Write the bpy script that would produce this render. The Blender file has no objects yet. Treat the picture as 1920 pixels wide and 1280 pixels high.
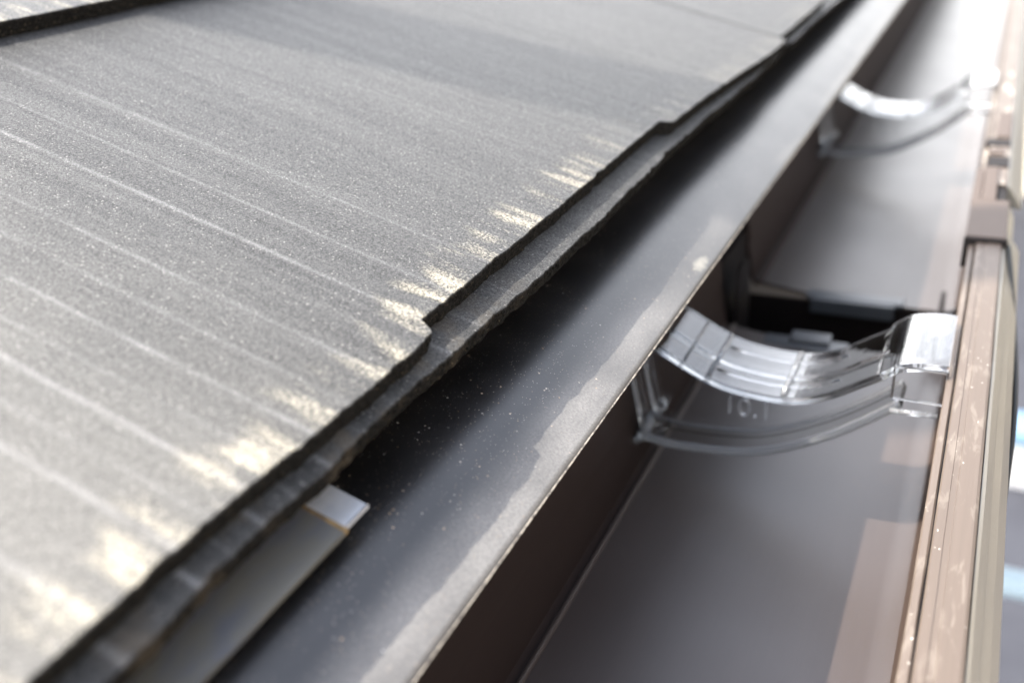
import bpy, bmesh, math, random
from math import radians as R, sin, cos, tan, pi
from mathutils import Vector, Matrix, noise

C = bpy.context.scene.collection
S = bpy.context.scene
H = 3.2                      # height of the lens above the ground; the gutter runs along +Y

# ------------------------------------------------------------------ camera
F_PX = 1700.0
cam_d = bpy.data.cameras.new('camera')
cam = bpy.data.objects.new('camera', cam_d); C.objects.link(cam); S.camera = cam
RV = Vector((0.88883725, 0.44952657, -0.08884929))
UV = Vector((-0.13914448, 0.44952657, 0.88236312))
FV = Vector((-0.43658579, 0.77191432, -0.46210511))
M = Matrix((RV, UV, -FV)).transposed().to_4x4()
M.translation = Vector((0, 0, H))
cam.matrix_world = M
cam_d.sensor_width = 36.0
cam_d.lens = 36.0 * F_PX / 1920.0
cam_d.clip_start = 0.01
cam_d.clip_end = 400
cam_d.dof.use_dof = True
cam_d.dof.focus_distance = 0.229
cam_d.dof.aperture_fstop = 8.5
cam_d.dof.aperture_blades = 0

# ------------------------------------------------------------------ light
SUN_EL_X = R(58)             # elevation seen along the eave, from the upslope side
SUN_DY = 0.18
ldir = Vector((cos(SUN_EL_X), SUN_DY, -sin(SUN_EL_X))).normalized()    # the way the light travels
to_sun = -ldir
w = bpy.data.worlds.new('World'); S.world = w; w.use_nodes = True
nt = w.node_tree; nt.nodes.clear()
wo = nt.nodes.new('ShaderNodeOutputWorld'); bg = nt.nodes.new('ShaderNodeBackground')
sky = nt.nodes.new('ShaderNodeTexSky'); sky.sky_type = 'NISHITA'; sky.sun_disc = False
sky.sun_elevation = math.asin(to_sun.z)
sky.sun_rotation = math.atan2(to_sun.x, to_sun.y)
sky.dust_density = 2.5; sky.air_density = 1.0
# bright thin cloud over the blue, denser towards the horizon
tcw = nt.nodes.new('ShaderNodeTexCoord')
sep = nt.nodes.new('ShaderNodeSeparateXYZ'); nt.links.new(tcw.outputs['Generated'], sep.inputs[0])
cn = nt.nodes.new('ShaderNodeTexNoise'); cn.inputs['Scale'].default_value = 2.2; cn.inputs['Detail'].default_value = 6; cn.inputs['Roughness'].default_value = .55
mp = nt.nodes.new('ShaderNodeMapping'); mp.inputs['Scale'].default_value = (1, 1, 2.2); mp.inputs['Location'].default_value = (.3, .1, 0)
nt.links.new(tcw.outputs['Generated'], mp.inputs[0]); nt.links.new(mp.outputs[0], cn.inputs['Vector'])
cr = nt.nodes.new('ShaderNodeMapRange'); cr.interpolation_type = 'SMOOTHSTEP'
for i, x in enumerate((.34, .58, .82, 1)): cr.inputs[i + 1].default_value = x
nt.links.new(cn.outputs[0], cr.inputs[0])
hz = nt.nodes.new('ShaderNodeMapRange'); hz.interpolation_type = 'SMOOTHSTEP'
for i, x in enumerate((.05, .80, 1.0, .22)): hz.inputs[i + 1].default_value = x
nt.links.new(sep.outputs[2], hz.inputs[0])
mu = nt.nodes.new('ShaderNodeMath'); mu.operation = 'MULTIPLY'; nt.links.new(cr.outputs[0], mu.inputs[0]); nt.links.new(hz.outputs[0], mu.inputs[1])
mx = nt.nodes.new('ShaderNodeMix'); mx.data_type = 'RGBA'; nt.links.new(mu.outputs[0], mx.inputs[0])
gx = nt.nodes.new('ShaderNodeMapRange'); gx.interpolation_type = 'SMOOTHSTEP'      # cloud is brighter on the sun's side
for i, x in enumerate((-.75, .55, 1.75, .42)): gx.inputs[i + 1].default_value = x
nt.links.new(sep.outputs[0], gx.inputs[0])
vm = nt.nodes.new('ShaderNodeVectorMath'); vm.operation = 'SCALE'; vm.inputs[0].default_value = (11.0, 10.85, 10.7)
nt.links.new(gx.outputs[0], vm.inputs['Scale'])
nt.links.new(sky.outputs[0], mx.inputs[6]); nt.links.new(vm.outputs[0], mx.inputs[7])
nt.links.new(mx.outputs[2], bg.inputs[0]); bg.inputs[1].default_value = 0.15
nt.links.new(bg.outputs[0], wo.inputs[0])
sl = bpy.data.lights.new('sun', 'SUN'); sl.energy = 3.2; sl.angle = R(0.5); sl.color = (1.0, 0.94, 0.85)
so = bpy.data.objects.new('sun', sl); C.objects.link(so); so.location = (-3, 0, 9)
so.rotation_euler = ldir.to_track_quat('-Z', 'Y').to_euler()
S.view_settings.view_transform = 'Standard'; S.view_settings.look = 'None'
S.view_settings.exposure = 1.62; S.view_settings.gamma = 1.0; S.view_settings.use_curve_mapping = False
S.render.engine = 'CYCLES'
S.cycles.use_denoising = True
S.cycles.max_bounces = 14; S.cycles.transmission_bounces = 14; S.cycles.glossy_bounces = 6
S.cycles.sample_clamp_indirect = 8.0
S.cycles.blur_glossy = 0.3

# ------------------------------------------------------------------ material helpers
class NT:
    def __init__(self, name):
        self.m = bpy.data.materials.new(name); self.m.use_nodes = True
        self.t = self.m.node_tree; self.t.nodes.clear()
        self.out = self.t.nodes.new('ShaderNodeOutputMaterial')
        self.b = self.t.nodes.new('ShaderNodeBsdfPrincipled')
        self.t.links.new(self.b.outputs[0], self.out.inputs[0])
        tc = self.t.nodes.new('ShaderNodeTexCoord'); self.obj = tc.outputs['Object']
    def lk(self, a, i):
        if isinstance(a, (int, float)): i.default_value = a
        elif isinstance(a, tuple): i.default_value = a if len(a) == 4 or i.type == 'VECTOR' else (*a, 1)
        else: self.t.links.new(a, i)
    def sc(self, v, s):
        n = self.t.nodes.new('ShaderNodeMapping'); self.lk(v, n.inputs[0]); n.inputs['Scale'].default_value = s
        return n.outputs[0]
    def noise(self, v, scale, detail=2, rough=.5, dist=0):
        n = self.t.nodes.new('ShaderNodeTexNoise'); self.lk(v, n.inputs['Vector'])
        n.inputs['Scale'].default_value = scale; n.inputs['Detail'].default_value = detail
        n.inputs['Roughness'].default_value = rough; n.inputs['Distortion'].default_value = dist
        return n.outputs[0]
    def voro(self, v, scale, out='Color', feature='F1'):
        n = self.t.nodes.new('ShaderNodeTexVoronoi'); self.lk(v, n.inputs['Vector']); n.feature = feature
        n.inputs['Scale'].default_value = scale
        return n.outputs[out]
    def ramp(self, v, a, b, lo=0., hi=1.):
        n = self.t.nodes.new('ShaderNodeMapRange'); n.interpolation_type = 'SMOOTHSTEP'
        self.lk(v, n.inputs[0])
        for i, x in enumerate((a, b, lo, hi)): n.inputs[i + 1].default_value = x
        return n.outputs[0]
    def math(self, op, a, b=0., c=0.):
        n = self.t.nodes.new('ShaderNodeMath'); n.operation = op
        self.lk(a, n.inputs[0]); self.lk(b, n.inputs[1]); self.lk(c, n.inputs[2])
        return n.outputs[0]
    def mix(self, f, a, b):
        n = self.t.nodes.new('ShaderNodeMix'); n.data_type = 'RGBA'
        self.lk(f, n.inputs[0]); self.lk(a, n.inputs[6]); self.lk(b, n.inputs[7])
        return n.outputs[2]
    def mixf(self, f, a, b):
        n = self.t.nodes.new('ShaderNodeMix'); n.data_type = 'FLOAT'
        self.lk(f, n.inputs[0]); self.lk(a, n.inputs[2]); self.lk(b, n.inputs[3])
        return n.outputs[0]
    def xyz(self, v):
        n = self.t.nodes.new('ShaderNodeSeparateXYZ'); self.lk(v, n.inputs[0]); return n.outputs
    def attr(self, name):
        n = self.t.nodes.new('ShaderNodeAttribute'); n.attribute_name = name; return n.outputs['Fac']
    def bump(self, h, strength, dist, normal=None):
        n = self.t.nodes.new('ShaderNodeBump'); self.lk(h, n.inputs['Height'])
        n.inputs['Strength'].default_value = strength; n.inputs['Distance'].default_value = dist
        if normal is not None: self.lk(normal, n.inputs['Normal'])
        return n.outputs[0]
    def set(self, **k):
        names = dict(col='Base Color', rough='Roughness', metal='Metallic', spec='Specular IOR Level', ior='IOR',
                     trans='Transmission Weight', normal='Normal', coat='Coat Weight', coatr='Coat Roughness', sheen='Sheen Weight')
        for a, v in k.items(): self.lk(v, self.b.inputs[names[a]])
        return self.m

# ------------------------------------------------------------------ materials
def slate_material(name, dirt=0.0, flecks=1.0, tone=1.0):
    n = NT(name)
    p = n.xyz(n.obj); X, Y = p[0], p[1]
    edge = n.attr('edge'); face = n.attr('face')
    # grain of the cement coating
    g1 = n.noise(n.obj, 3900, 2, .65)
    g2 = n.noise(n.obj, 1700, 2, .6)
    grain = n.math('ADD', n.math('MULTIPLY', g1, .55), n.math('MULTIPLY', g2, .45))
    k = n.ramp(grain, .42, .58)
    col = n.mix(k, (.005, .005, .0052), (.070, .070, .067))
    # long streaks down the slope
    st = n.noise(n.sc(n.obj, (9, 150, 0)), 1, 3, .6)
    col = n.mix(n.ramp(st, .30, .72), n.mix(.18, col, (.02, .02, .024)), n.mix(.12, col, (.17, .17, .17)))
    st2 = n.noise(n.sc(n.obj, (7, 520, 0)), 1, 2, .6)
    col = n.mix(n.ramp(st2, .36, .66), n.mix(.17, col, (.012, .012, .014)), n.mix(.05, col, (.22, .22, .215)))
    # thin pale ridges left by the embossing
    Yw = n.math('ADD', Y, n.math('MULTIPLY', n.math('SUBTRACT', n.noise(n.sc(n.obj, (30, 30, 0)), 1, 2), .5), .0009))
    tot = None
    for y0, wd, a in ((.0690, .0011, .9), (.0535, .0012, .9), (.0845, .0010, .8), (.1022, .0009, .6), (.1245, .0009, .35), (.146, .0009, .55), (.160, .0008, .3),
                      (.036, .0014, .9), (.019, .0014, .8), (.178, .0010, .3), (.0925, .0008, .3), (.0765, .0009, .25), (.113, .0008, .3)):
        d = n.math('DIVIDE', n.math('SUBTRACT', Yw, y0), wd * .75)
        gss = n.math('MULTIPLY', n.math('POWER', 2.718, n.math('MULTIPLY', n.math('MULTIPLY', d, d), -1.)), a)
        tot = gss if tot is None else n.math('ADD', tot, gss)
    brk = n.ramp(n.noise(n.sc(n.obj, (60, 90, 0)), 1, 2), .30, .62, .25, 1)
    rid = n.math('MULTIPLY', n.math('MULTIPLY', tot, brk), n.ramp(g1, .35, .6, .25, 1))
    col = n.mix(n.math('MULTIPLY', rid, .5), col, (.50, .50, .50))
    if tone != 1: col = n.mix(1 - tone, col, (.004, .004, .0045))
    sunlit_near = n.math('MULTIPLY', n.ramp(n.math('ADD', Y, n.math('MULTIPLY', n.noise(n.obj, 22, 3), .07)), .05, .19, .62 * flecks, 0), n.ramp(grain, .35, .62, .35, 1))  # sunlit near end painted lighter into the slate colour, broken up by grain
    col = n.mix(sunlit_near, col, (.27, .26, .235))
    # sun-grazed patches painted cream along the lower edge, fainter farther off
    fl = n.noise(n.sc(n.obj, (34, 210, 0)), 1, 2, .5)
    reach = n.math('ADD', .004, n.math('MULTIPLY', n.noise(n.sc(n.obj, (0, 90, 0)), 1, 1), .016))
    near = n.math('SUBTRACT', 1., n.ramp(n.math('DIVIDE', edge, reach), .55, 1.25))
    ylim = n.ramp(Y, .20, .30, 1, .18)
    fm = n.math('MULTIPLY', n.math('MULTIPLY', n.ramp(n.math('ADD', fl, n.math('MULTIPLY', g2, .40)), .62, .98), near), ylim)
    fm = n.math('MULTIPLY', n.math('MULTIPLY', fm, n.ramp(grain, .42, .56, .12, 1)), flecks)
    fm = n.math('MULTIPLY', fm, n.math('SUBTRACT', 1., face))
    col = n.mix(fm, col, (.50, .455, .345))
    # sparkle of the lit grains, painted as bright mineral specks
    vc = n.xyz(n.voro(n.obj, 3000))[0]
    sp = n.ramp(vc, .975, .995)
    col = n.mix(n.math('MULTIPLY', sp, .42), col, (.50, .48, .45))
    # broken edge: dark with a few sandy grains
    ef = n.ramp(n.noise(n.obj, 1100, 3, .7), .60, .74)
    ecol = n.mix(n.math('MULTIPLY', ef, .7), n.mix(n.ramp(g2, .3, .7), (.005, .005, .005), (.024, .023, .021)), (.22, .18, .12))
    col = n.mix(face, col, ecol)
    if dirt:
        dm = n.math('MULTIPLY', n.ramp(n.noise(n.obj, 95, 4, .65), .47, .66), n.ramp(Y, .13, .20, dirt, .06))
        dm = n.math('MULTIPLY', dm, n.ramp(g1, .3, .6, .4, 1))
        col = n.mix(dm, col, (.095, .078, .057))
    nb = n.bump(grain, .75, .0006)
    nb = n.bump(st, .15, .0012, nb)
    return n.set(col=col, rough=n.mixf(face, n.mixf(k, .58, .40), .95), spec=n.mixf(face, .33, .08), normal=nb)

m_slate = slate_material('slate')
m_starter = slate_material('starter slate', dirt=.75, flecks=.0, tone=1.0)

def flashing_material():
    n = NT('black flashing metal'); p = n.xyz(n.obj); edge = n.attr('edge')
    v = n.voro(n.obj, 800); d = n.voro(n.obj, 800, 'Distance')
    vs = n.xyz(v)
    dust = n.math('MULTIPLY', n.ramp(vs[0], .90, .93), n.math('SUBTRACT', 1., n.ramp(d, .12, .26)))
    v2 = n.voro(n.obj, 2400); d2 = n.voro(n.obj, 2400, 'Distance')
    dust2 = n.math('MULTIPLY', n.ramp(n.xyz(v2)[0], .88, .92), n.math('SUBTRACT', 1., n.ramp(d2, .15, .4)))
    dust = n.math('MAXIMUM', dust, n.math('MULTIPLY', dust2, .7))
    clump = n.ramp(n.noise(n.obj, 60, 3, .6), .35, .62, .25, 1)
    dust = n.math('MULTIPLY', dust, clump)
    # film of dust towards the drip edge
    film = n.math('MULTIPLY', n.math('SUBTRACT', 1., n.ramp(edge, .005, .017)), n.ramp(n.noise(n.obj, 1700, 3, .7), .25, .75, .55, 1))
    film = n.math('MULTIPLY', film, n.ramp(n.noise(n.sc(n.obj, (60, 25, 60)), 1, 3), .3, .7, .5, 1))
    film = n.math('MULTIPLY', film, n.ramp(n.math('ADD', p[1], n.math('MULTIPLY', n.noise(n.obj, 40, 3), .06)), .20, .30, 1, .40))
    base = n.mix(n.ramp(n.noise(n.obj, 45, 4, .6), .35, .65), (.009, .0085, .0085), (.017, .016, .016))
    col = n.mix(n.math('MULTIPLY', film, .62), base, (.46, .445, .42))
    col = n.mix(n.math('MULTIPLY', dust, .85), col, n.mix(vs[1], (.62, .60, .56), (.50, .33, .18)))
    # a pale dried smear close to the edge
    dx = n.math('DIVIDE', n.math('SUBTRACT', p[1], .268), .0085); dz = n.math('DIVIDE', n.math('SUBTRACT', edge, .0035), .0028)
    rr = n.math('ADD', n.math('MULTIPLY', dx, dx), n.math('MULTIPLY', dz, dz))
    rr = n.math('ADD', rr, n.math('MULTIPLY', n.noise(n.obj, 330, 4, .8), 2.2))
    col = n.mix(n.math('MULTIPLY', n.math('SUBTRACT', 1., n.ramp(rr, .95, 1.9)), .34), col, (.66, .62, .50))
    rgh = n.math('ADD', n.math('ADD', .30, n.math('MULTIPLY', film, .22)), n.math('MULTIPLY', n.noise(n.obj, 35, 3), .08))
    nb = n.bump(n.noise(n.obj, 1400, 2), .05, .0004)
    return n.set(col=col, rough=rgh, spec=.70, normal=nb, coat=.22, coatr=.30)
m_flash = flashing_material()

n = NT('scuffed flashing edge')
m_flashedge = n.set(col=n.mix(n.ramp(n.noise(n.obj, 700, 3, .7), .4, .62), (.13, .115, .10), (.48, .43, .35)), rough=.55)

def gutter_material(name, base, scuff):
    n = NT(name)
    big = n.noise(n.sc(n.obj, (40, 5, 40)), 1, 3, .6)
    fine = n.noise(n.sc(n.obj, (1500, 25, 1500)), 1, 2, .5)
    col = n.mix(n.ramp(big, .3, .7), base, tuple(x * 1.15 for x in base))
    col = n.mix(n.math('MULTIPLY', n.ramp(fine, .35, .7), .12), col, tuple(min(1, x * 1.6) for x in base))
    if scuff:
        p = n.xyz(n.obj)
        sm = n.ramp(n.noise(n.sc(n.obj, (330, 75, 330)), 1, 4, .65, .6), .52, .66)
        sm = n.math('MULTIPLY', sm, n.ramp(p[1], .19, .26, 1, .12))
        col = n.mix(n.math('MULTIPLY', sm, .75), col, (.62, .56, .47))
        wv = n.t.nodes.new('ShaderNodeVectorMath'); wv.operation = 'ADD'; jn = n.t.nodes.new('ShaderNodeTexNoise'); jn.inputs['Scale'].default_value = 1500
        n.lk(n.obj, jn.inputs['Vector']); js = n.t.nodes.new('ShaderNodeVectorMath'); js.operation = 'SCALE'; js.inputs['Scale'].default_value = .0011
        n.lk(jn.outputs['Color'], js.inputs[0]); n.lk(n.obj, wv.inputs[0]); n.lk(js.outputs[0], wv.inputs[1])
        ch = n.sc(wv.outputs[0], (1, .5, 1)); v = n.voro(ch, 1150); d = n.voro(ch, 1150, 'Distance')
        sp = n.math('MULTIPLY', n.ramp(n.xyz(v)[0], .96, .97), n.math('SUBTRACT', 1., n.ramp(d, .06, .26)))
        col = n.mix(sp, col, (.85, .80, .72))
    rg = n.math('ADD', .32 if not scuff else .40, n.math('MULTIPLY', n.noise(n.obj, 30, 3), .12))
    nb = n.bump(fine, .06, .0005)
    return n.set(col=col, rough=rg, spec=.8 if not scuff else .5, coat=.38 if not scuff else 0., coatr=.28, normal=nb)
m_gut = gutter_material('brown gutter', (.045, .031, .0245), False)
m_rim = gutter_material('scuffed brown rim', (.102, .078, .061), True)
n = NT('plain rim sleeve'); m_sleeve = n.set(col=n.mix(n.noise(n.sc(n.obj, (300, 60, 300)), 1, 3), (.078, .056, .044), (.096, .071, .057)), rough=.55, spec=.35)
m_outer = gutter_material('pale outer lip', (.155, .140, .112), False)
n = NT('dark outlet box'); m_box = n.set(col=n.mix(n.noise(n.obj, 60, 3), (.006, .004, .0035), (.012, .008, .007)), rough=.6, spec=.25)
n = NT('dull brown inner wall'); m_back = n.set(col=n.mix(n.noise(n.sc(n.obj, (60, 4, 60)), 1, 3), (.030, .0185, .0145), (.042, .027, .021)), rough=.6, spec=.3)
m_clipdark = gutter_material('dark clip', (.05, .055, .06), False)
n = NT('fascia paint'); m_fascia = n.set(col=n.mix(n.noise(n.sc(n.obj, (60, 4, 60)), 1, 3), (.010, .0075, .007), (.016, .012, .011)), rough=.6, spec=.25)

n = NT('clear plastic')
nb = n.bump(n.noise(n.obj, 150, 1), .05, .0006)
m_clear = n.set(col=(.97, .98, .985), rough=.01, trans=1.0, ior=1.68, normal=nb)
n = NT('milky clear plastic'); m_haze = n.set(col=(.90, .92, .94), rough=.16, trans=.84, ior=1.6)  # milky white in the colour stands in for bright highlights on bracket edges
n = NT('black cable'); m_cable = n.set(col=(.012, .014, .013), rough=.5)
n = NT('zinc strip')
dirtn = n.ramp(n.noise(n.sc(n.obj, (160, 60, 160)), 1, 4, .6), .38, .64)
m_zinc = n.set(col=n.mix(dirtn, (.12, .127, .145), (.15, .145, .125)), rough=.42, metal=.25, spec=.6)
n = NT('clean strip end')
m_zincend = n.set(col=n.mix(n.ramp(n.noise(n.obj, 220, 3), .35, .7), (.66, .69, .73), (.76, .78, .81)), rough=.25, metal=.5, spec=.7)
n = NT('rust'); m_rust = n.set(col=n.mix(n.ramp(n.noise(n.obj, 400, 3), .35, .65), (.16, .11, .06), (.30, .20, .09)), rough=.8)
n = NT('concrete paving')
m_ground = n.set(col=n.mix(n.ramp(n.noise(n.obj, 1.4, 5, .6), .3, .7), (.030, .032, .042), (.045, .048, .060)), rough=.9)
n = NT('pale blue pole paint'); m_bluepole = n.set(col=n.mix(n.noise(n.obj, 20, 2), (.34, .44, .49), (.40, .50, .55)), rough=.4)
n = NT('white plastic'); m_white = n.set(col=n.mix(n.noise(n.obj, 14, 2), (.60, .61, .62), (.70, .70, .70)), rough=.45)
n = NT('blue paint'); m_blue = n.set(col=n.mix(n.noise(n.obj, 14, 2), (.15, .27, .42), (.19, .32, .47)), rough=.4)
n = NT('cream wall')
m_cream = n.set(col=n.mix(n.ramp(n.noise(n.obj, 9, 4), .3, .7), (.66, .60, .46), (.74, .69, .56)), rough=.85)
n = NT('grey shade pipe plastic'); m_shade_pipe = n.set(col=n.mix(n.ramp(n.noise(n.sc(n.obj, (4, 4, 30)), 1, 3), .3, .7), (.42, .42, .41), (.52, .52, .50)), rough=.8)
n = NT('beige render'); m_beige = n.set(col=n.mix(n.ramp(n.noise(n.obj, 5, 4), .3, .7), (.30, .25, .20), (.36, .31, .25)), rough=.85)
n = NT('tube steel'); m_tube = n.set(col=n.mix(n.noise(n.obj, 30, 3), (.40, .41, .42), (.55, .56, .57)), rough=.4, metal=.8)

# ------------------------------------------------------------------ mesh helpers
def link(name, bm, mat, parent=None, loc=(0, 0, 0), smooth=False, crease=None):
    if crease:
        for e_ in bm.edges:
            if e_.is_manifold and e_.calc_face_angle(0) > crease: e_.smooth = False
        smooth = True
    me = bpy.data.meshes.new(name); bm.normal_update(); bm.to_mesh(me); bm.free()
    for mm in (mat if isinstance(mat, (list, tuple)) else [mat]): me.materials.append(mm)
    if smooth:
        for q in me.polygons: q.use_smooth = True
    o = bpy.data.objects.new(name, me); C.objects.link(o)
    if parent is not None: o.parent = parent
    o.location = loc
    return o
def tag(o, label=None, cat=None, group=None, kind=None):
    for k_, v_ in (('label', label), ('category', cat), ('group', group), ('kind', kind)):
        if v_: o[k_] = v_
    return o
def empty(name, loc, label, cat, group=None):
    o = bpy.data.objects.new(name, None); C.objects.link(o); o.location = loc; o.empty_display_size = .02
    return tag(o, label, cat, group)
ORG = (0, 0, H)

def box(bm, x0, x1, y0, y1, z0, z1, bev=0.0):
    r = bmesh.ops.create_cube(bm, size=1)
    vs = r['verts']
    bmesh.ops.scale(bm, vec=(x1 - x0, y1 - y0, z1 - z0), verts=vs)
    bmesh.ops.translate(bm, vec=((x0 + x1) / 2, (y0 + y1) / 2, (z0 + z1) / 2), verts=vs)
    if bev:
        es = list({e for v in vs for e in v.link_edges})
        bmesh.ops.bevel(bm, geom=es, offset=bev, segments=2, profile=.6, affect='EDGES')

def thicken(path, t):
    """closed outline of a sheet following path (list of (x, z)) with thickness t on the left-hand side"""
    n_ = len(path); off = []
    for i in range(n_):
        a = Vector(path[max(i - 1, 0)]); b = Vector(path[min(i + 1, n_ - 1)])
        d = (b - a).normalized(); off.append(Vector(path[i]) + Vector((-d.y, d.x)) * t)
    return [Vector(p_) for p_ in path] + list(reversed(off))

def extrude_y(bm, outline, y0, y1, steps=1, wob=0.0, seed=0):
    """sweep a closed (x, z) outline along Y with closed ends"""
    rings = []
    for s in range(steps + 1):
        y = y0 + (y1 - y0) * s / steps
        ring = []
        for i, p_ in enumerate(outline):
            j = noise.noise((y * 40 + seed, i * 7.3, seed)) * wob if wob else 0
            ring.append(bm.verts.new((p_[0] + j, y, p_[1] + j * .5)))
        rings.append(ring)
    m_ = len(outline)
    for a, b in zip(rings, rings[1:]):
        for i in range(m_):
            k_ = (i + 1) % m_
            bm.faces.new((a[i], a[k_], b[k_], b[i]))
    bm.faces.new(rings[0][::-1]); bm.faces.new(rings[-1])
    bmesh.ops.recalc_face_normals(bm, faces=bm.faces[:])

def tube(bm, pts, r, seg=10):
    rings = []
    for i, p_ in enumerate(pts):
        p_ = Vector(p_); a = Vector(pts[max(i - 1, 0)]); b = Vector(pts[min(i + 1, len(pts) - 1)])
        d = (b - a).normalized(); u = d.orthogonal().normalized() if i == 0 else (u - d * u.dot(d)).normalized()
        v = d.cross(u)
        rings.append([bm.verts.new(p_ + (u * cos(2 * pi * q / seg) + v * sin(2 * pi * q / seg)) * r) for q in range(seg)])
    for a, b in zip(rings, rings[1:]):
        for q in range(seg):
            bm.faces.new((a[q], a[(q + 1) % seg], b[(q + 1) % seg], b[q]))
    bm.faces.new(rings[0][::-1]); bm.faces.new(rings[-1])
    bmesh.ops.recalc_face_normals(bm, faces=bm.faces[:])

# ------------------------------------------------------------------ the ground, the house under the roof
bm = bmesh.new(); box(bm, -60, 60, -60, 90, -.2, 0); tag(link('ground', bm, m_ground), kind='structure')

TH = R(16.7); CT, ST = cos(TH), sin(TH)
EX, EZ = -.1044, -.0854           # reference point of the eave-slate edge, seen from the lens
def on_slope(e, drop=0.0):        # e metres down the slope from the reference, drop metres under the top surface
    return (EX + e * CT - drop * ST, EZ - e * ST - drop * CT)

# upper roof and its boarding, one setting piece beyond the slates built one by one
bm = bmesh.new()
for k_ in range(2, 9):
    e0 = -.1823 * k_
    a = on_slope(e0, -.0052 * .0); 
    pts = [on_slope(e0, -.0054), on_slope(e0, .0), on_slope(e0 - .19, .0052), on_slope(e0 - .19, .0)]
    extrude_y(bm, pts, -.9, 2.6)
roof = link('roof', bm, m_slate, loc=ORG); tag(roof, kind='structure')
bm = bmesh.new()
extrude_y(bm, [on_slope(-.012, .0172), on_slope(-1.5, .0172), on_slope(-1.5, .031), on_slope(-.012, .031)], -.9, 2.6)
tag(link('roof_boarding', bm, m_fascia, loc=ORG), kind='structure')

bm = bmesh.new(); extrude_y(bm, [(-.1085, -.124), (-.1085, -.36), (-.130, -.36), (-.130, -.124)], -.9, 2.6)
tag(link('fascia_board', bm, m_fascia, loc=ORG), 'dark brown fascia board behind the back edge of the gutter', 'fascia')

vp = empty('shade_pipe', (-.75, .116, H + .11), 'grey pipe added on the roof out of view, put there to throw its shadow across the slates', 'shade pipe')  # unseen pipe, added to cast the shadow band over slates and rim
def ring_tube(bm, r, z0, z1): tube(bm, [(0, 0, z0), (0, 0, z1)], r, 40)
bm = bmesh.new(); ring_tube(bm, .035, -.04, 1.15); link('shade_pipe_tube', bm, m_shade_pipe, vp, smooth=False)
bm = bmesh.new(); ring_tube(bm, .060, 1.155, 1.20); link('shade_pipe_cap', bm, m_shade_pipe, vp)
bm = bmesh.new(); ring_tube(bm, .075, -.06, .012); link('shade_pipe_flange', bm, m_shade_pipe, vp)

# ------------------------------------------------------------------ slates
def slate(name, y0, y1, edge_fn, drop0, length, thick, mat, y_fine, chip=.00045, seed=0, step=.0008, tilt=0.0, under=.0003):
    """one slate: top surface, rough broken lower face, underside; 'edge' = distance from the lower edge, 'face' = broken face"""
    bm = bmesh.new()
    le = bm.verts.layers.float.new('edge'); lf = bm.verts.layers.float.new('face')
    ys = []; y = y0
    while y < y1 - 1e-6:
        ys.append(y); y += step if y_fine[0] <= y <= y_fine[1] else .012
    ys.append(y1)
    back = [length, .18, .10, .05, .03, .018, .010, .005, .002, .0009]
    rings = []
    for y in ys:
        e = edge_fn(y)
        j = (noise.noise((y * 55, seed, 1.3)) * .9 + noise.noise((y * 190, seed, 5.1)) * .7 + noise.noise((y * 620, seed, 9.7)) * .55) * chip
        j2 = (max(0, noise.noise((y * 130, seed + 4, 2.2)) - .25) * 3.0 + max(0, noise.noise((y * 420, seed + 9, 2.2)) - .3) * 1.6) * chip
        e1 = e + j - j2
        ring = []
        def put(ee, dd, edge_v, face_v, y_=y):
            x, z = on_slope(ee, drop0 + dd)
            v = bm.verts.new((x, y_, z)); v[le] = edge_v; v[lf] = face_v; ring.append(v)
        for b in back:
            put(e1 - b, -tilt * b, b, 0)
        put(e1 - .00022, .00002 , .0002, 0)
        put(e1, .00030, 0, .75)
        for q, f in enumerate((.22, .42, .62, .82)):
            jj = (noise.noise((y * 420, f * 9, seed)) + .8 * noise.noise((y * 1000, f * 14, seed + 3))) * chip * .8
            put(e1 - under * f ** 1.6 + jj, thick * f, 0, 1)
        put(e1 - under + j * .4, thick, 0, 1)
        put(e1 - under - .004, thick, .004, 1)
        put(e1 - length, thick - tilt * length, length, 1)
        rings.append(ring)
    m_ = len(rings[0])
    for a, b in zip(rings, rings[1:]):
        for i in range(m_):
            k_ = (i + 1) % m_
            bm.faces.new((a[i], a[k_], b[k_], b[i]))
    for end in (rings[0][::-1], rings[-1]):
        f = bm.faces.new(end)
    bmesh.ops.recalc_face_normals(bm, faces=bm.faces[:])
    return link(name, bm, mat, loc=ORG)

def sstep(y, a, b):
    t = min(1, max(0, (y - a) / (b - a))); return t * t * (3 - 2 * t)
def eave_edge(y):
    if y < .1435: return .0044 + .0004 * sin(y * 60)
    if y < .309:  return .0044 * (1 - sstep(y, .1435, .1462)) - .0012 * sstep(y, .19, .31)
    return -.0012 + .0042 * sstep(y, .3085, .314) + .0062 * sstep(y, .325, .47)
def far_edge(y):
    return .0056 - .006 * sstep(y, .600, .606) + .0055 * sstep(y, .76, .766) - .003 * sstep(y, .95, 1.3)
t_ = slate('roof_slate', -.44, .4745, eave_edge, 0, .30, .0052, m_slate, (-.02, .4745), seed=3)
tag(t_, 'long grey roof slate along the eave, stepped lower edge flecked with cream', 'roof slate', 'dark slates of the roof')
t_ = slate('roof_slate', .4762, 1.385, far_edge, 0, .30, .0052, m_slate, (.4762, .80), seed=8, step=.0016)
tag(t_, 'grey eave slate beyond the joint, far along the roof edge', 'roof slate', 'dark slates of the roof')

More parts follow.
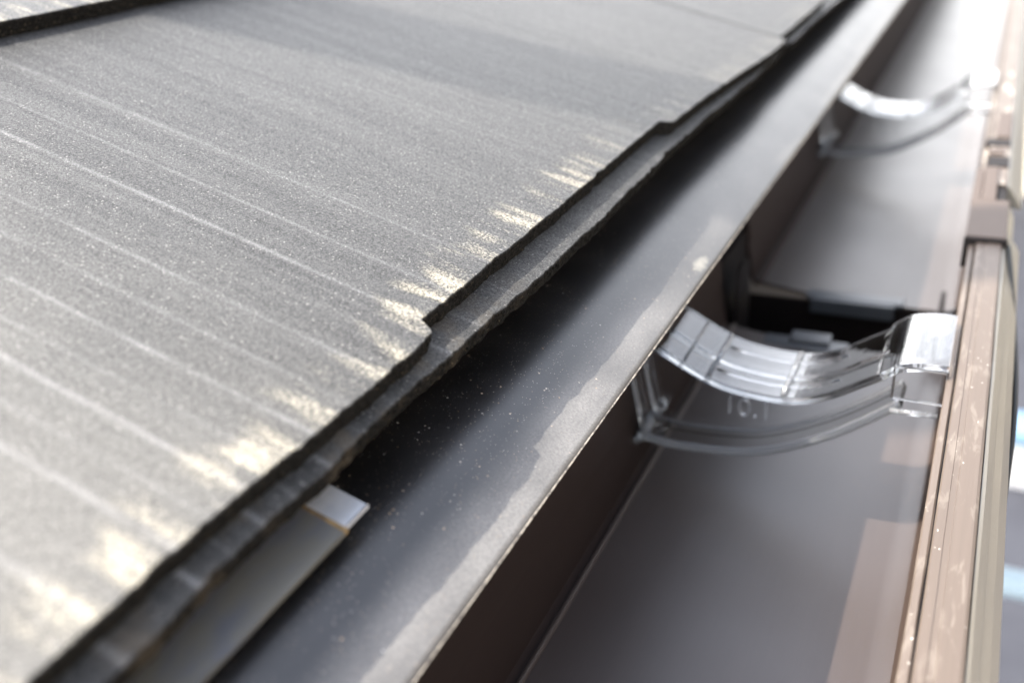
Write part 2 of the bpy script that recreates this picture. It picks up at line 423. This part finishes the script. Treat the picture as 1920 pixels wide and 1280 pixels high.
def starter_edge(y): return .0088 + .0008 * sin(y * 31 + 1) - .0007 * sstep(y, .16, .22) + .0003 * sin(y * 140)
t_ = slate('starter_slate', -.44, .4955, starter_edge, .0054, .20, .0052, m_starter, (-.02, .4955), chip=.00055, seed=21, under=.0005)
tag(t_, 'rough narrow starter slate peeping out under the long stepped eave slate', 'starter slate', 'starter slates under the eave row')
t_ = slate('starter_slate', .4968, 1.385, lambda y: .0092 + .0004 * sin(y * 31), .0054, .20, .0052, m_starter, (.4968, .80), chip=.00055, seed=33, step=.0016, under=.0004)
tag(t_, 'pale far starter slate under the eave slate beyond the joint', 'starter slate', 'starter slates under the eave row')

t_ = slate('roof_slate', -.35, .564, lambda y: -.1812 + .0005 * sin(y * 70), -.0053, .182, .0052, m_slate, (.12, .34), chip=.0006, seed=44, step=.0010, tilt=.0, under=.0003)
tag(t_, 'slate of the next row up with a thick black edge, in the top left corner', 'roof slate', 'dark slates of the roof')

# ------------------------------------------------------------------ drip flashing and the strip lapped over it
def flash_path(n_=26):
    p_ = [(-.150, -.0995), (-.128, -.1075)]
    x = -.110; z = -.1106
    xs = [x + (.0349) * i / n_ for i in range(n_ + 1)]
    out = []
    for i, xx in enumerate(xs):
        if i:
            dx = xs[i] - xs[i - 1]; xm = (xs[i] + xs[i - 1]) / 2
            t = max(0, (xm + .106) / .0309)
            z -= dx * (.06 + .60 * t ** .9)
        out.append((xx, z))
    dz = -.1221 - out[-1][1]
    return [(a, b + dz) for a, b in p_ + out]
FP = flash_path()
bm = bmesh.new(); le = bm.verts.layers.float.new('edge')
rings = []
L_ = [0]
for a, b in zip(FP, FP[1:]): L_.append(L_[-1] + math.hypot(b[0] - a[0], b[1] - a[1]))
NY = 700
for s in range(NY + 1):
    y = -.5 + 3.1 * s / NY
    ring = []
    wv = noise.noise((y * 9, 2.2, 0)) * .00018
    for (x, z), l in zip(FP, L_):
        v = bm.verts.new((x, y, z + wv * (l / L_[-1]))); v[le] = L_[-1] - l; ring.append(v)
    rings.append(ring)
for a, b in zip(rings, rings[1:]):
    for i in range(len(FP) - 1): bm.faces.new((a[i], b[i], b[i + 1], a[i + 1]))
for f in bm.faces: f.smooth = True
bm.normal_update()
fl = empty('eave_flashing', (0, 0, H), 'long black metal flashing curving out from under the slates over the gutter', 'flashing')
sheet = link('metal_sheet', bm, m_flash, fl)
sheet.modifiers.new('thickness', 'SOLIDIFY').thickness = -.0005
bm = bmesh.new()
ex, ez = FP[-1]
pts = []
for s in range(900):
    y = -.5 + 3.1 * s / 899
    wv = noise.noise((y * 9, 2.2, 0)) * .00018
    pts.append((ex + .00005 + noise.noise((y * 260, 0, 3)) * .00008, y, ez + wv - .0003 + noise.noise((y * 300, 4, 3)) * .00006))
tube(bm, pts, .00024, 8)
link('folded_edge', bm, m_flashedge, fl, smooth=True)

st_root = empty('metal_strip', (-.1052, .1, H - .1082), 'short dirty zinc strip with bright clean end, on the flashing under the slates', 'metal strip')
def strip_outline(dz=0, lip=0.0):
    return [(-.1068 + .105, .0036 + dz), (-.0970 + .105, .0006 + dz), (-.0964 + .105, .0006 + dz + lip), (-.0964 + .105, .0015 + dz + lip), (-.0971 + .105, .0017 + dz), (-.1068 + .105, .0047 + dz)]
bm = bmesh.new(); extrude_y(bm, strip_outline(), -.45, .0005, 60, wob=.0002); link('body', bm, m_zinc, st_root)
bm = bmesh.new(); extrude_y(bm, strip_outline(.0004, .0004), .0015, .0085, 6); link('clean_end', bm, m_zincend, st_root)
bm = bmesh.new(); extrude_y(bm, strip_outline(.0001), .0005, .0015, 2); link('rust_line', bm, m_rust, st_root)

# ------------------------------------------------------------------ gutter
FZ = -.211
def floor_z(x): return -.2110 + .0056 * max(0, (-.034 - x) / .064) ** 1.8
def trough_outline():
    path = [(-.0979 + .0900 * i / 30, floor_z(-.0979 + .0900 * i / 30)) for i in range(31)] + [(-.0035, -.2096), (-.0012, -.2065), (.0008, -.1500)]
    return thicken(path, -.0018)
def back_outline():
    return thicken([(-.1046, -.168), (-.1032, -.1830), (-.1040, -.1837), (-.1008, -.2040), (-.0994, -.2062), (-.09805, -.2070)], -.0018)
def make_gutter(y0, y1, label):
    g = empty('gutter', (0, y0, H), label, 'gutter', 'brown gutter lengths')
    bm = bmesh.new(); extrude_y(bm, trough_outline(), 0, y1 - y0, 1); link('trough', bm, m_gut, g, crease=.5)
    bm = bmesh.new(); extrude_y(bm, back_outline(), 0, y1 - y0, 1); link('back_wall', bm, m_back, g)
    bm = bmesh.new(); tube(bm, [(-.0970, 0.0005, -.2049), (-.0970, y1 - y0 - .0005, -.2049)], .0011, 8); link('corner_bead', bm, m_sleeve, g, smooth=True)
    stp = max(1, int((y1 - y0) / .003))
    bm = bmesh.new()
    extrude_y(bm, [(-.0014, -.1500), (-.0014, -.1468), (-.0011, -.1464), (.0004, -.1462), (.0008, -.1466), (.0008, -.1500)], 0, y1 - y0, stp, wob=.00016, seed=1)
    link('inner_lip', bm, m_rim, g)
    bm = bmesh.new()
    extrude_y(bm, [(.00115, -.1515), (.00115, -.1456), (.0015, -.1451), (.0035, -.14505), (.0036, -.14525), (.0050, -.14525), (.0051, -.1450), (.0094, -.1450), (.0100, -.1453), (.0102, -.1459), (.0102, -.1515)], 0, y1 - y0, stp, wob=.00010, seed=2)
    link('rim', bm, m_rim, g)
    bm = bmesh.new()
    extrude_y(bm, [(.0104, -.1462), (.0113, -.1466), (.0128, -.1488), (.0129, -.1491), (.0152, -.1521), (.0153, -.1525), (.0171, -.1555), (.0172, -.1562), (.0165, -.1568), (.0130, -.1560), (.0104, -.1530)], 0, y1 - y0, stp, wob=.00014, seed=3)
    link('outer_lip', bm, m_outer, g)
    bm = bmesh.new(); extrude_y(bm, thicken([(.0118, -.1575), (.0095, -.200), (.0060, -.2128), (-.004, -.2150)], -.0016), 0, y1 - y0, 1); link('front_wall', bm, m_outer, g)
    return g
make_gutter(-.5, .3905, 'near brown gutter length with a scuffed pale rim, in front of the outlet box')
make_gutter(.4440, 2.5, 'far brown gutter length beyond the dark outlet box, reflecting pale sky')

# outlet box that joins both lengths
ob = empty('gutter_outlet_box', (0, .418, H), 'dark deep outlet box joining the two gutter lengths, with a raised sleeve over the rim', 'outlet box')
bm = bmesh.new()   # deep trough, open on top
path = [(-.1050, -.176), (-.1046, -.2245), (-.098, -.262), (-.012, -.262), (-.0095, -.2245), (-.0100, -.2000)]
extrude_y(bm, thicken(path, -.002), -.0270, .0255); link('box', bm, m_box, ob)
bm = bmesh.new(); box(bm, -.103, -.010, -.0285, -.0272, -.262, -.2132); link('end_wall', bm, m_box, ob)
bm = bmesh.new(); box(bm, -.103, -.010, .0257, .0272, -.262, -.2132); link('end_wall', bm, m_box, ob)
bm = bmesh.new()   # arch-shaped dark cheek on the back wall
pts = [(.003, -.240), (.003, -.196)]
for q in range(9): a = pi - pi * q / 8; pts.append((-.0085 + .0115 * cos(a) * -1, -.190 + .0105 * sin(a)))
pts += [(-.020, -.196), (-.020, -.240)]
vs = [bm.verts.new((-.0990, a, b)) for a, b in pts]; f = bm.faces.new(vs)
r_ = bmesh.ops.extrude_face_region(bm, geom=[f]); bmesh.ops.translate(bm, vec=(.0016, 0, 0), verts=[v for v in r_['geom'] if isinstance(v, bmesh.types.BMVert)])
bmesh.ops.recalc_face_normals(bm, faces=bm.faces[:]); link('arched_cheek', bm, m_box, ob)
bm = bmesh.new(); box(bm, -.0115, -.0040, -.0265, -.010, -.2150, -.1965, .0008); link('sunlit_front', bm, m_white, ob)  # white block stands in for the sunlit inner face of the front wall
bm = bmesh.new(); box(bm, -.073, -.026, .0225, .0310, -.2108, -.2086, .0006); box(bm, -.070, -.030, .0200, .0232, -.2170, -.2090, .0006); link('far_clip', bm, m_clipdark, ob)
bm = bmesh.new(); box(bm, -.082, -.044, -.0360, -.0260, -.2108, -.2075, .0010); box(bm, -.070, -.052, -.0330, -.0240, -.2080, -.2050, .0010); link('near_clip', bm, m_clipdark, ob)
bm = bmesh.new()
box(bm, -.0030, .0115, -.0455, -.0015, -.1530, -.1431, .0006); link('rim_sleeve', bm, m_sleeve, ob)
bm = bmesh.new(); box(bm, -.0033, .0120, -.0470, -.0457, -.1560, -.1434, .0004); link('sleeve_end', bm, m_fascia, ob)
bm = bmesh.new(); box(bm, -.0032, .0004, .0000, .0440, -.1530, -.1442, .0004); box(bm, .0006, .0062, -.0002, .0470, -.1530, -.1436, .0005); link('sleeve_step', bm, m_sleeve, ob)
bm = bmesh.new(); box(bm, .0066, .0100, .0000, .0480, -.1560, -.1462, .0004); link('sleeve_side', bm, m_fascia, ob)
bm = bmesh.new(); box(bm, .0030, .0098, .1000, .1500, -.1515, -.1441, .0005); box(bm, .0010, .0080, .0700, .0800, -.1515, -.1442, .0005); link('far_sleeve', bm, m_sleeve, ob)
bm = bmesh.new(); box(bm, -.0010, .0100, .0850, .0970, -.1560, -.1446, .0003); box(bm, .0010, .0100, .0500, .0660, -.1560, -.1444, .0003); link('sleeve_gap', bm, m_box, ob)
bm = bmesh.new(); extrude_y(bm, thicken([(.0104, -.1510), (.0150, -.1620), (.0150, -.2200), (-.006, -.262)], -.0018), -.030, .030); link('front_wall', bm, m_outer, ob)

# thin cable outside the gutter
bm = bmesh.new()
cp = [(.0124, .373, -.1465), (.0142, .355, -.1500), (.0165, .330, -.1565), (.0184, .300, -.1605), (.0190, .270, -.1640), (.0180, .240, -.1740), (.0160, .205, -.190)]
fine = []
for i in range(len(cp) - 1):
    for q in range(6): fine.append(Vector(cp[i]).lerp(Vector(cp[i + 1]), q / 6))
fine.append(Vector(cp[-1]))
for _ in range(6): fine = [fine[0]] + [(fine[i - 1] + fine[i] * 2 + fine[i + 1]) / 4 for i in range(1, len(fine) - 1)] + [fine[-1]]
tube(bm, fine, .0009, 8)
tag(link('cable', bm, m_cable, loc=ORG, smooth=True), 'thin black cable bowing along the outside of the gutter below the rim sleeve', 'cable')

# ------------------------------------------------------------------ clear brackets
def arc(pts, n_=10):
    """Catmull-Rom through (x, z) points"""
    out = []; P = [pts[0]] + pts + [pts[-1]]
    for i in range(1, len(P) - 2):
        p0, p1, p2, p3 = (Vector(q) for q in P[i - 1:i + 3])
        for k_ in range(n_):
            t = k_ / n_
            out.append(.5 * ((2 * p1) + (p2 - p0) * t + (2 * p0 - 5 * p1 + 4 * p2 - p3) * t * t + (3 * p1 - p0 - 3 * p2 + p3) * t ** 3))
    out.append(Vector(pts[-1])); return out
TOP = [(-.1075, -.1405), (-.099, -.1478), (-.0890, -.1540), (-.0725, -.1622), (-.0585, -.1648), (-.0450, -.1645), (-.0340, -.1603), (-.0255, -.1548), (-.0185, -.1502)]
PAD = [(-.0185, -.1502), (-.0150, -.1472), (-.0115, -.1456), (-.0060, -.1448), (-.0010, -.1448)]
LOW = [(-.1010, -.1905), (-.0850, -.1918), (-.0626, -.1895), (-.0480, -.1842), (-.0340, -.1762), (-.0230, -.1680), (-.0138, -.1600)]
def bead(bm, path, y, r, lift=0.0):
    tube(bm, [Vector((p_[0], y, p_[1] + lift)) for p_ in path], r, 8)
def make_bracket(y, label, group):
    b = empty('gutter_bracket', (0, y, H), label, 'gutter bracket', group)
    A = arc(TOP, 8); AF = arc(TOP, 10)
    bm = bmesh.new(); extrude_y(bm, thicken(A, .0020), -.0160, .0160); link('curved_band', bm, m_clear, b, smooth=False)
    for yy, r in ((-.0165, .0012), (.0165, .0008)):
        bm = bmesh.new(); bead(bm, AF, yy, r, .0009); link('band_edge', bm, m_clear, b, smooth=True)
    bm = bmesh.new(); bead(bm, AF[8:], -.0040, .0008, .0027); link('band_rib', bm, m_clear, b, smooth=True)
    for yy in (-.0100, .0070):
        bm = bmesh.new(); bead(bm, AF[30:64:4], yy, .0004, .0026); link('band_rib', bm, m_clear, b, smooth=True)
    # moulding seams across the band
    for q, r in ((24, .0006), (29, .0010), (47, .0011)):
        bm = bmesh.new(); p_ = AF[q]; tube(bm, [(p_.x, -.0150, p_.y + .0021), (p_.x, .0150, p_.y + .0021)], r, 8); link('cross_rib', bm, m_haze, b, smooth=True)
    bm = bmesh.new(); extrude_y(bm, thicken(arc(PAD, 4), .0024), -.0175, .0180); link('rim_pad', bm, m_clear, b, smooth=False)
    bm = bmesh.new(); box(bm, -.0160, -.0008, -.0186, -.0170, -.1560, -.1440, .0006); link('pad_front', bm, m_clear, b)
    bm = bmesh.new(); tube(bm, [(-.0158, -.0172, -.1608), (-.0022, -.0172, -.1602)], .0009, 8); link('pad_edge', bm, m_haze, b, smooth=True)
    # web between the band and the lower arc
    Lw = arc(LOW); bm = bmesh.new()
    n_ = 40; up = []; dn = []
    for i in range(n_ + 1):
        x = -.0990 + (.0990 - .0160) * i / n_
        def zz(C_):
            for p0, p1 in zip(C_, C_[1:]):
                if p0.x <= x <= p1.x: return p0.y + (p1.y - p0.y) * (x - p0.x) / max(1e-9, p1.x - p0.x)
            return C_[-1].y
        up.append((x, zz(AF) - .0003)); dn.append((x, min(zz(Lw) + .0003, zz(AF) - .0006)))
    extrude_y(bm, dn + up[::-1], -.0052, -.0036); link('web', bm, m_clear, b)
    bm = bmesh.new(); extrude_y(bm, thicken(Lw, -.0018), -.0130, .0010); link('lower_flange', bm, m_clear, b)
    for yy, r in ((-.0134, .0017), (.0012, .0012)):
        bm = bmesh.new(); bead(bm, Lw, yy, r, -.0004); link('flange_edge', bm, m_haze, b, smooth=True)
    # hook that grips the back edge of the gutter, and its strut
    HK = [(-.0960, -.1830), (-.0985, -.1905), (-.1015, -.1938), (-.1062, -.1925), (-.1078, -.1870), (-.1055, -.1822)]
    bm = bmesh.new(); extrude_y(bm, thicken(HK, -.0016), -.0130, .0010); link('hook', bm, m_haze, b)
    for yy in (-.0132, .0012):
        bm = bmesh.new(); bead(bm, HK, yy, .0017); link('hook_edge', bm, m_haze, b, smooth=True)
    for pth, y0, y1, r in (([(-.1050, -.1480), (-.1036, -.1640), (-.1012, -.1780), (-.0992, -.1905)], -.0115, -.0085, .0011), ([(-.1015, -.1480), (-.0995, -.1640), (-.0970, -.1790), (-.0950, -.1835), (-.0918, -.1800)], -.0075, -.0050, .0009)):
        bm = bmesh.new(); extrude_y(bm, thicken(pth, .0020), y0, y1); link('strut', bm, m_clear, b)
        bm = bmesh.new(); bead(bm, pth, y0 - .0004, r); link('strut_edge', bm, m_haze, b, smooth=True)
    return b
br = make_bracket(.2800, 'larger clear plastic gutter bracket, nearer the camera, just before the outlet box', 'clear gutter brackets')

def raised_text(body, size, loc, rot, parent):
    cu = bpy.data.curves.new('mark', 'FONT'); cu.body = body; cu.size = size; cu.offset = -.00022; cu.extrude = .0004; cu.bevel_depth = .0001; cu.bevel_resolution = 1; cu.align_x = 'CENTER'
    to = bpy.data.objects.new('mark', cu); C.objects.link(to)
    bpy.context.view_layer.update()
    me = bpy.data.meshes.new_from_object(to.evaluated_get(bpy.context.evaluated_depsgraph_get()))
    bpy.data.objects.remove(to); me.materials.clear(); me.materials.append(m_haze)
    o = bpy.data.objects.new('raised_mark', me); C.objects.link(o); o.parent = parent
    o.location = loc; o.rotation_euler = rot
    return o
raised_text('10.1', .0105, (-.0625, -.0060, -.1795), (R(90), 0, 0), br)

def copy_tree(o, parent=None):
    c = o.copy(); C.objects.link(c)
    if parent is not None: c.parent = parent
    for ch in list(o.children): copy_tree(ch, c)
    return c
far = copy_tree(br); far.location = (0, .6450, H)
far['label'] = 'blurred clear plastic gutter bracket farther off, near the top right corner, with a white glint'

# ------------------------------------------------------------------ beyond the gutter
def tube_thing(name, a, b, r, mat, label, cat, group=None):
    bm = bmesh.new(); a = Vector(a); b = Vector(b)
    tube(bm, [Vector((0, 0, 0)), b - a], r, 20)
    return tag(link(name, bm, mat, loc=a, smooth=False), label, cat, group)
tube_thing('scaffold_pole', (-.6, 1.18, H - 1.0), (1.9, 1.32, H - 1.04), .0215, m_bluepole, 'pale blue scaffold pole crossing below the gutter at the right edge', 'scaffold pole')

post = empty('storage_bin', (.375, 4.75, 0), 'white bin with a blue lid on the paving, blurred at the right edge', 'bin')
bm = bmesh.new(); box(bm, -.10, .13, -.11, .11, .004, .27, .012); link('body', bm, m_white, post)
bm = bmesh.new(); box(bm, -.11, .14, -.12, .12, .272, .345, .012); link('lid', bm, m_blue, post)

hs = empty('neighbour_house', (0, 9.5, 0), 'pale cream house wall, out of focus, beyond the top right corner', 'house')
bm = bmesh.new(); box(bm, -1.5, 6, 0, 5, 0, 2.5); link('wall', bm, m_cream, hs)
bm = bmesh.new(); extrude_y(bm, [(-1.9, 2.48), (2.2, 3.0), (6.4, 2.48), (6.4, 2.60), (2.2, 3.12), (-1.9, 2.60)], -.4, 5.4); link('roof', bm, m_fascia, hs)
for x in (-.6, 1.4, 3.4):
    bm = bmesh.new(); box(bm, x, x + 1.0, -.03, -.002, .9, 2.0); fr = link('window', bm, m_white, hs)
    bm = bmesh.new(); box(bm, x + .06, x + .94, -.036, -.032, .96, 1.94); link('pane', bm, m_clipdark, fr)

ns = empty('neighbour_house', (4.2, -2.5, 0), 'tall beige house added across the yard, outside the frame, mirrored in the bracket and gutter', 'house')  # unseen house, added for its reflections and to block low sky
bm = bmesh.new(); box(bm, 0, 6, 0, 9.5, 0, 6.2); link('wall', bm, m_beige, ns)
bm = bmesh.new(); box(bm, -.5, 6.5, -.5, 10, 6.205, 6.5); link('roof', bm, m_fascia, ns)
for yy in (1.0, 4.0, 7.0):
    for zz_ in (.9, 3.8):
        bm = bmesh.new(); box(bm, -.05, -.003, yy, yy + 1.6, zz_, zz_ + 1.2); fr = link('window', bm, m_white, ns)
        bm = bmesh.new(); box(bm, -.056, -.052, yy + .07, yy + 1.53, zz_ + .07, zz_ + 1.13); link('pane', bm, m_clipdark, fr)
